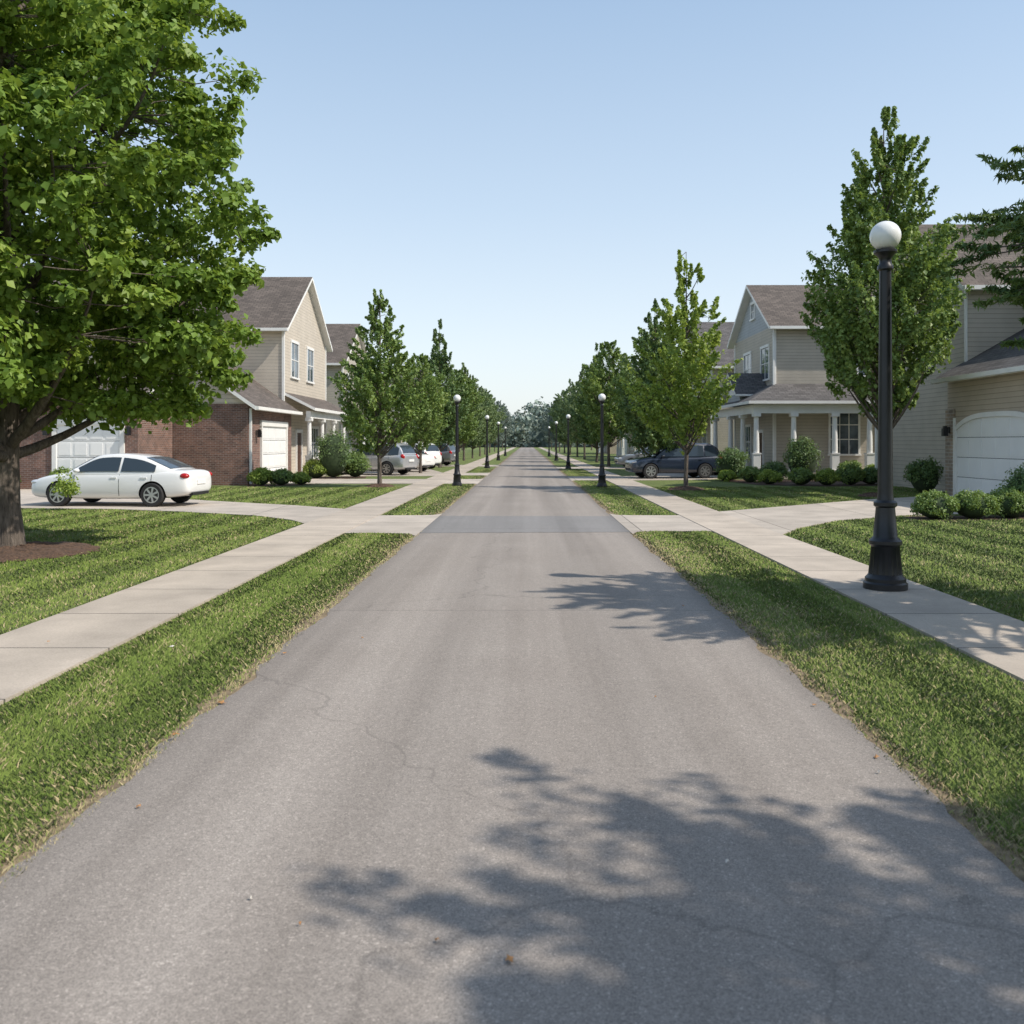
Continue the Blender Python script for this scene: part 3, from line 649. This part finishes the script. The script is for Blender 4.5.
simple(-1,82,11,11,6.8,9.6,'y',M_SIDE_L,'b','two-storey cream house with brown roof and white porch')
simple(-1,104,11,11,7.0,10,'x',M_SIDE_T,'g','two-storey tan house with grey roof and white porch')
simple(-1,136,11,12,7.0,10,'x',M_SIDE_L,'b','two-storey cream house with brown roof and white porch')
simple(1,61,11,11,7.0,10.5,'x',M_SIDE_R,'g','two-storey taupe house with grey roof and white porch')
simple(1,82,11,11,7.0,10,'y',M_SIDE_B,'g','two-storey grey-blue house with grey roof and white porch')
simple(1,104,11,11,7.0,10,'x',M_SIDE_L,'b','two-storey cream house with brown roof and white porch')
simple(1,136,11,12,7.0,10,'x',M_SIDE_T,'g','two-storey tan house with grey roof and white porch')
h=House('tan two-storey house with stone trimmed garage and white arched garage door',(17,28,0))
h.block(14.3,22,20.5,30.6,4.0,6.2,'y',M_SIDE_T,M_SIDE_T)
h.roof(14.3,22,20.5,30.5,4.0,6.2,'y','g')
for a,b in ((30.05,30.64),(24.1,24.7)):
    m=MB(); m.box(14.24,14.36,a,b,-.02,2.9); h.fin(m,'stone_pier',M_STONE)
h.garage('W',14.3,27.37,5.0,2.6,6,arch=True); h.wall_lamp('W',14.24,30.33,2.2); 
h.block(15,26,30.62,38.6,7.2,10.0,'x',M_SIDE_R); h.roof(15,26,30.62,38.6,7.2,10.0,'x','b',o=.45,r=.4)
h.block(17.6,30,20.5,30.62,7.2,11.0,'y',M_SIDE_R); h.roof(17.6,30,20.5,30.7,7.2,11.0,'y','b')
for u in (33,36.4): h.window('W',15,u,5.9,1.2,1.6)
h.corner(15,38.6,0,7.1); h.corner(15,30.7,0,7.1); h.downspout(14.9,38.3,7.0)
h=House('two-storey taupe house with grey-blue gable and white columned wraparound porch',(14,49,0))
h.block(12.5,24,45.4,54,7.7,10.3,'x',M_SIDE_R,M_SIDE_B); h.roof(12.5,24,45.4,54,7.7,10.3,'x','b',o=.45,r=.4)
for u in (47.2,50.9): h.window('W',12.5,u,5.9,1.5,1.65)
h.window('W',12.5,49.7,9.0,.7,.8)
h.window('S',45.4,16.0,2.3,1.4,2.2,3,3); h.window('S',45.4,18.2,2.3,1.0,2.2,2,3); h.window('S',45.4,17.2,5.9,1.0,1.5)
h.corner(12.5,45.4,0,7.6); h.corner(12.5,54,0,7.6)
h.door('W',12.5,48.0); h.window('W',12.5,51.0,1.8,1.6,1.7,3)
h.floor(11.0,12.48,43.7,53.8,.3); h.floor(12.48,19,43.7,45.38,.3)
h.slab([(10.7,43.42,3.65),(10.7,54,3.65)],[(12.52,45.42,4.6),(12.52,54,4.6)],'y','g')
h.slab([(10.7,43.4,3.652),(19.2,43.4,3.652)],[(12.5,45.38,4.602),(19.2,45.38,4.602)],'x','g')
h.beam(11.05,11.3,43.75,53.7,3.2,3.64); h.beam(11.302,19,43.76,44.0,3.2,3.64)
for x,y in ((11.18,43.88),(11.18,46.6),(11.18,49.4),(11.18,53.4),(13.0,43.88),(15.0,43.88),(16.7,43.88),(18.6,43.88)): h.column(x,y,.3,3.2,.30)
h.block(11.0,13.4,46.5,49.5,4.3,5.3,'x',M_SIDE_B,M_WHITE,z0=3.7); h.roof(10.9,13.4,46.4,49.6,4.3,5.35,'x','g',o=.25,r=.2,t=.12)
h.downspout(12.42,45.3,7.3)

# ------------------------------------------------------------------ street lamps
def lamp_meshes():
    m=MB()
    prof=[(.255,0),(.255,.07),(.235,.09),(.235,.13),(.205,.16),(.195,.18),(.165,.50),(.17,.52),(.19,.54),(.19,.58),(.165,.60),(.14,.63),(.115,.92),(.11,.98),(.135,1.0),(.135,1.04),(.10,1.07),(.092,1.12),(.088,1.16),(.068,3.80),(.068,3.84),(.092,3.86),(.092,3.90),(.07,3.93),(.07,3.99),(.10,4.03),(.135,4.06),(.135,4.09),(.12,4.10)]
    m.lathe(prof,32,flute=(.17,.51))
    g=MB(); R=.180; cz=4.265
    pr=[]
    for j in range(17):
        ph=math.pi*(j/16); r=R*math.sin(ph); z=cz-R*math.cos(ph)
        if z<4.12: continue
        pr.append((max(r,.004),z))
    pr.insert(0,(math.sqrt(R*R-(4.10-cz)**2),4.10)); g.lathe(pr,32)
    return m,g
LP,LG=lamp_meshes()
e0=empty('street_lamp',(4.34,10.9,.028)); tag(e0,'black iron street lamp with white globe standing on the sidewalk','street lamp','street lamps')
parts=[LP.obj('post',M_BLACK,e0,smooth=True),LG.obj('lamp_globe',M_GLOBE,e0,smooth=True)]
for (x,y,s) in [(-2.86,36.8,.84),(3.0,36,.84),(-2.75,62,.82),(2.75,60,.82),(-2.8,88,.85),(2.8,86,.85),(-2.8,116,.85),(2.8,114,.85)]:
    e=e0.copy(); e.location=(x,y,0); e.scale=(s,s,s); C.objects.link(e); e['label']='black street lamp with white globe on the grass verge'
    for p_ in parts:
        q=p_.copy(); q.parent=e; C.objects.link(q)

# ------------------------------------------------------------------ cars
def herm(xs,ys,q):
    xs=np.array(xs,float); ys=np.array(ys,float); m=np.gradient(ys,xs); q=np.clip(q,xs[0],xs[-1])
    i=np.clip(np.searchsorted(xs,q)-1,0,len(xs)-2); h=xs[i+1]-xs[i]; t=(q-xs[i])/h
    return (2*t**3-3*t**2+1)*ys[i]+(t**3-2*t**2+t)*h*m[i]+(-2*t**3+3*t**2)*ys[i+1]+(t**3-t**2)*h*m[i+1]
def car(kind,pm,loc,yaw,label):
    if kind=='sedan':
        st=[(-2.32,.44,.80,.70),(-2.26,.33,.95,.80),(-2.05,.26,1.00,.86),(-1.4,.2,1.0,.895),(-.5,.19,.955,.905),(.5,.19,.945,.905),(1.0,.19,.95,.90),(1.6,.2,.885,.88),(2.05,.21,.79,.83),(2.24,.25,.70,.76),(2.32,.34,.60,.66)]
        gx=[-1.85,-1.45,-1.0,-.55,0,.32,.72,1.12]; gz=[.985,1.16,1.335,1.41,1.43,1.39,1.19,.945]; belt=.93; wr=.32; axf,axr=1.38,-1.32; sw=[(-1.38,-.42),(-.35,.82)]; ws=(.40,1.04); rw=(-1.76,-1.02)
    else:
        st=[(-2.30,.46,.92,.76),(-2.26,.36,1.10,.84),(-2.05,.28,1.13,.89),(-1.4,.24,1.10,.93),(-.5,.24,1.07,.94),(.5,.24,1.05,.94),(1.0,.24,1.06,.93),(1.6,.25,1.01,.91),(2.05,.27,.92,.86),(2.25,.30,.82,.78),(2.32,.40,.70,.68)]
        gx=[-2.22,-2.08,-1.85,-1.2,-.3,.25,.75,1.15]; gz=[1.09,1.38,1.60,1.69,1.71,1.65,1.36,1.06]; belt=1.04; wr=.27; axf,axr=1.40,-1.32; sw=[(-1.95,-1.35),(-1.28,-.42),(-.35,.85)]; ws=(.34,1.07); rw=(-2.19,-1.90)
    R=.325 if kind=='sedan' else .36
    e=empty('parked_car',(loc[0],loc[1],.026),yaw); tag(e,label,'car','cars parked on the driveways')
    def ring(w,zb,zt):
        hh=zt-zb
        H=[(0,zb),(.8*w,zb),(.955*w,zb+.06),(w,zb+.33*hh),(.985*w,zb+.70*hh),(.94*w,zt-.045),(.80*w,zt-.002),(.4*w,zt+.02),(0,zt+.028)]
        return H+[(-y,z) for y,z in H[-2:0:-1]]
    m=MB(); k=None
    for x,zb,zt,w in st:
        rg_=ring(w,zb,zt); k=len(rg_); m.v+=[(x,y,z) for y,z in rg_]
    for i in range(len(st)-1):
        for j in range(k):
            j2=(j+1)%k; m.f.append((i*k+j,i*k+j2,(i+1)*k+j2,(i+1)*k+j)[::-1]); m.m.append(0)
    m.f.append(tuple(range(k))); m.m.append(0); m.f.append(tuple((len(st)-1)*k+j for j in range(k))[::-1]); m.m.append(0)
    body=m.obj('body',[pm,M_PLAST],e,smooth=False)
    cut=MB()
    for ax in (axf,axr):
        for sg in (-1,1):
            ys=sorted((sg*.55,sg*1.2)); cut.lathe([(R+.055,ys[0]),(R+.055,ys[1])],32,ax,R,mi=1,axis='y')
    co=cut.obj('cutter',[pm,M_PLAST],e)
    for ob in (body,co):
        bm=bmesh.new(); bm.from_mesh(ob.data); bmesh.ops.recalc_face_normals(bm,faces=bm.faces); bm.to_mesh(ob.data); bm.free()
    sm=body.modifiers.new('s','SUBSURF'); sm.levels=2; sm.render_levels=2
    bo=body.modifiers.new('b','BOOLEAN'); bo.operation='DIFFERENCE'; bo.object=co; bo.solver='EXACT'
    bpy.context.view_layer.update()
    dg=bpy.context.evaluated_depsgraph_get(); me=bpy.data.meshes.new_from_object(body.evaluated_get(dg))
    body.modifiers.clear(); body.data=me; me.name='body'
    bpy.data.objects.remove(co)
    me.polygons.foreach_set('use_smooth',[True]*len(me.polygons)); me.set_sharp_from_angle(angle=rad(38))
    xs=np.linspace(gx[0],gx[-1],44); zt=herm(gx,gz,xs); wb=.845 if kind=='sedan' else .87
    def top(x): return float(herm(gx,gz,np.array([x]))[0])
    def wtop(z): return wb-max(0,(z-belt))*wr/.48*.62 if kind=='sedan' else wb-max(0,(z-belt))*.30
    g=MB(); k=None
    for x,z in zip(xs,zt):
        w=wtop(z); ed=.035
        taper=1-.10*max(0,abs(x)-1.0)**1.5
        H=[(wb*taper,belt-.06),(wb*taper*.995,belt),(w*taper,max(z-ed,belt)),((w-.05)*taper,z),(w*.6*taper,z+.018),(0,z+.026)]
        rr=H+[(-y,q) for y,q in H[-2::-1]]; k=len(rr); g.v+=[(float(x),y,q) for y,q in rr]
    for i in range(len(xs)-1):
        for j in range(k-1): g.f.append((i*k+j,(i+1)*k+j,(i+1)*k+j+1,i*k+j+1)); g.m.append(0)
    g.obj('roof',pm,e,smooth=True)
    tp=lambda x:1-.10*max(0,abs(x)-1.0)**1.5
    for a,b in sw:
        for sg in (-1,1):
            q=MB(); X=np.linspace(a,b,14); pr=None
            for x in X:
                z=top(x)-.05; w=wtop(top(x)); z0=belt+.02
                if z-z0<.04: z=z0+.04
                f=(lambda s:(x,sg*((wb*(1-s)+w*s)*tp(x)+.010),z0+(z-z0)*s))
                cur=(f(.03),f(.93))
                if pr: q.face([pr[0],cur[0],cur[1],pr[1]])
                pr=cur
            q.obj('side_window',M_GLASS,e,smooth=True)
    for (a,b),nm,dx in ((ws,'windshield',.008),(rw,'rear_window',-.008)):
        q=MB(); X=np.linspace(a,b,10); pr=None
        for x in X:
            z=top(x); w=(wtop(z)-.055)*tp(x); row=[(x+dx,w*s,z+.016+(.018*(1-abs(s)**2)) ) for s in (-.97,-.6,-.2,.2,.6,.97)]
            if pr:
                for j in range(5): q.face([pr[j],pr[j+1],row[j+1],row[j]])
            pr=row
        q.obj(nm,M_GLASS,e,smooth=True)
    for ax in (axf,axr):
        for sg in (-1,1):
            yc=sg*(.80 if kind=='sedan' else .83); w=bpy.data.objects.new('wheel',None); w.location=(ax,yc,R); w.empty_display_size=.1; link(w,e)
            t=MB(); t.lathe([(R*.62,-.105),(R*.93,-.11),(R,-.085),(R,.085),(R*.93,.11),(R*.62,.105)],32,axis='y'); t.obj('tyre',M_TYRE,w,smooth=True)
            r=MB(); r.lathe([(R*.66,-.098),(R*.66,.098)],28,axis='y',mi=1)
            y0=sg*.098
            r.lathe(sorted([(R*.16,y0+sg*.012),(R*.16,y0-sg*.02)],key=lambda p_:p_[1]),12,axis='y')
            for kk in range(7):
                a=2*math.pi*kk/7; c,s_=math.cos(a),math.sin(a); wd=R*.075
                pts=[(R*.12*c-wd*s_,R*.12*s_+wd*c),(R*.64*c-wd*1.2*s_,R*.64*s_+wd*1.2*c),(R*.64*c+wd*1.2*s_,R*.64*s_-wd*1.2*c),(R*.12*c+wd*s_,R*.12*s_-wd*c)]
                r.face([(p_[0],y0+sg*.010,p_[1]) for p_ in pts])
            n=28; 
            for kk in range(n):
                a=2*math.pi*kk/n; b=2*math.pi*(kk+1)/n
                r.face([(R*.60*math.cos(a),y0+sg*.012,R*.60*math.sin(a)),(R*.68*math.cos(a),y0+sg*.012,R*.68*math.sin(a)),(R*.68*math.cos(b),y0+sg*.012,R*.68*math.sin(b)),(R*.60*math.cos(b),y0+sg*.012,R*.60*math.sin(b))])
            r.obj('rim',[M_RIM,M_PLAST],w)
    def ell(nm,c,s_,mat):
        q=MB(); pr=[(max(.004,math.sin(math.pi*j/10)),-math.cos(math.pi*j/10)) for j in range(11)]; q.lathe(pr,20)
        q.v=[(c[0]+v_[0]*s_[0],c[1]+v_[1]*s_[1],c[2]+v_[2]*s_[2]) for v_ in q.v]; q.obj(nm,mat,e,smooth=True)
    hz=.66 if kind=='sedan' else .80; tz=.84 if kind=='sedan' else .98
    for sg in (-1,1):
        ell('headlight',(2.10,sg*.66,hz),(.19,.13,.075),M_HEAD)
        ell('tail_light',(-2.17,sg*.72,tz),(.14,.115,.085 if kind=='sedan' else .15),M_TAIL)
        ell('mirror',(.80,sg*.96,belt+.06),(.09,.085,.06),pm)
    def wid(x,z):
        a=np.array(st); zb=np.interp(x,a[:,0],a[:,1]); zz=np.interp(x,a[:,0],a[:,2]); w=np.interp(x,a[:,0],a[:,3]); hh=zz-zb
        return np.interp(z,[zb,zb+.06,zb+.33*hh,zb+.70*hh,zz-.045],[.8*w,.955*w,w,.985*w,.93*w])
    for sg in (-1,1):
        for x in (.92,-.38,-1.30 if kind=='sedan' else -1.42):
            q=MB(); lo=.30 if x>-1.2 else belt-.22; Z=np.linspace(lo,belt-.05,8); pr=None
            for z in Z:
                w=wid(x,z)-.002; cur=((x-.007,sg*w,z),(x+.007,sg*w,z))
                if pr: q.face([pr[0],pr[1],cur[1],cur[0]])
                pr=cur
            q.obj('door_seam',M_PLAST,e)
        for x in (-.22,-1.08):
            q=MB(); w=wid(x,belt-.14); q.box(x-.09,x+.09,sg*(w-.02),sg*(w+.022),belt-.155,belt-.125); q.obj('door_handle',pm,e)
    q=MB(); q.box(-2.335,-2.25,-.26,.26,.60 if kind=='sedan' else .72,.72 if kind=='sedan' else .84); q.obj('number_plate',M_WHITE,e)
    q=MB(); q.box(2.2,2.325,-.45,.45,.40,.50); q.obj('grille',M_PLAST,e)
    q=MB(); q.box(-2.31,-2.2,-.5,.5,.30,.38); q.obj('bumper',M_PLAST,e)
    return e
WHITE=paint('white_car_paint',(.78,.78,.77)); SILV=paint('silver_car_paint',(.50,.51,.53),.5); NAVY=paint('dark_blue_car_paint',(.012,.02,.04)); BLK=paint('black_car_paint',(.01,.01,.012)); GREY=paint('grey_car_paint',(.22,.23,.25),.5)
car('sedan',WHITE,(-11.5,25.6),math.pi-rad(5),'white sedan parked across the concrete driveway, seen from its side')
car('suv',SILV,(-8.35,49.2),math.pi-rad(22),'silver sport utility vehicle parked on the driveway')
car('sedan',WHITE,(-7.9,55.0),math.pi-rad(30),'white car parked beyond the silver one on the driveway')
car('suv',WHITE,(-7.9,59.6),math.pi-rad(35),'white sport utility vehicle parked behind the other cars')
car('suv',GREY,(-7.6,68.0),math.pi-rad(15),'grey sport utility vehicle on a driveway further down the street')
car('suv',NAVY,(7.25,44.6),math.pi+rad(8),'dark blue sport utility vehicle parked on the driveway')
car('sedan',BLK,(9.6,50.2),rad(-96),'black car parked on the driveway by the porch')
car('sedan',GREY,(8.4,62),math.pi+rad(5),'dark grey car on a driveway down the street')

# ------------------------------------------------------------------ fallen leaves / pebbles
ML=plain('dry_leaf',(.38,.19,.07),.8,.3,30); MW=plain('pale_stone',(.6,.56,.5),.9,.2,40)
def debris(x,y,size,mat,name,label,cat,seed):
    rg=random.Random(seed); m=MB(); n=9; pts=[]
    for i in range(n):
        a=2*math.pi*i/n; r=size*(1 if i%2 else .6)*rg.uniform(.7,1.1); pts.append((r*math.cos(a),r*.6*math.sin(a),.004+rg.uniform(0,.012)))
    for i in range(n): m.face([(0,0,.016 if mat is ML else .02),pts[i],pts[(i+1)%n]])
    o=m.obj(name,mat,loc=(x,y,.01 if abs(x)<2.1 else .04)); o.rotation_euler=(0,0,rg.uniform(0,6)); tag(o,label,cat,'fallen leaves and pebbles')
for i,(x,y,s) in enumerate([(-.06,3.1,.03),(-.32,3.22,.015),(-2.09,6.16,.045),(-2.11,5.4,.03),(-.84,3.33,.010),(3.57,9.36,.02),(3.49,7.4,.025),(.9,6.3,.014),(-1.5,8.2,.02),(1.7,9.8,.02),(-1.9,4.4,.02),(-4.2,7.9,.02),(1.95,6.1,.03),(1.98,5.1,.03),(-2.05,7.6,.03)]): debris(x,y,s,ML,'fallen_leaf','small dry brown leaf lying on the ground','leaf',i)
for i,(x,y,s) in enumerate([(.85,3.82,.016),(-3.04,7.71,.03),(-1.08,3.52,.009),(1.9,4.86,.014)]): debris(x,y,s,MW,'pebble','small pale pebble lying on the ground','pebble',50+i)

# ------------------------------------------------------------------ light, sky, camera
sun=Vector((.95,-.30,0)).normalized(); el=rad(47)
d=Vector((sun.x*math.cos(el),sun.y*math.cos(el),math.sin(el)))
L=bpy.data.lights.new('sun','SUN'); L.energy=4.8; L.angle=rad(.6); L.color=(1,.93,.83)
lo=bpy.data.objects.new('sun',L); lo.rotation_euler=d.to_track_quat('Z','Y').to_euler(); lo.location=(20,-10,30); link(lo)
w=bpy.data.worlds.new('World'); S.world=w; w.use_nodes=True; nt=w.node_tree
sky=nt.nodes.new('ShaderNodeTexSky'); sky.sky_type='NISHITA'; sky.sun_disc=False; sky.sun_elevation=el; sky.sun_rotation=math.atan2(sun.x,sun.y)
sky.air_density=1.0; sky.dust_density=1.6; sky.ozone_density=1.2
bg=nt.nodes['Background']; nt.links.new(sky.outputs[0],bg.inputs[0]); bg.inputs[1].default_value=.06
tc=node(nt,'ShaderNodeTexCoord'); z=node(nt,'ShaderNodeSeparateXYZ',{0:tc.outputs['Generated']}).outputs[2]
hz=ramp(nt,z,[(0,(.70,.73,.74)),(.10,(.63,.69,.73)),(.25,(.47,.57,.67)),(.45,(.31,.43,.58)),(1,(.15,.23,.37))])
b2=node(nt,'ShaderNodeBackground',{0:hz,1:1.0}); ad=node(nt,'ShaderNodeAddShader',{0:bg.outputs[0],1:b2.outputs[0]})
nt.links.new(ad.outputs[0],nt.nodes['World Output'].inputs[0])
cam=bpy.data.cameras.new('camera'); cam.sensor_width=36; cam.lens=900/1024*36; cam.shift_x=-15/1024; cam.shift_y=-70/1024; cam.clip_start=.05; cam.clip_end=4000
cam.dof.use_dof=True; cam.dof.focus_distance=12; cam.dof.aperture_fstop=3.5
co=bpy.data.objects.new('camera',cam); co.location=(0,0,1.8); co.rotation_euler=(rad(90),0,0); link(co); S.camera=co
S.view_settings.view_transform='Standard'
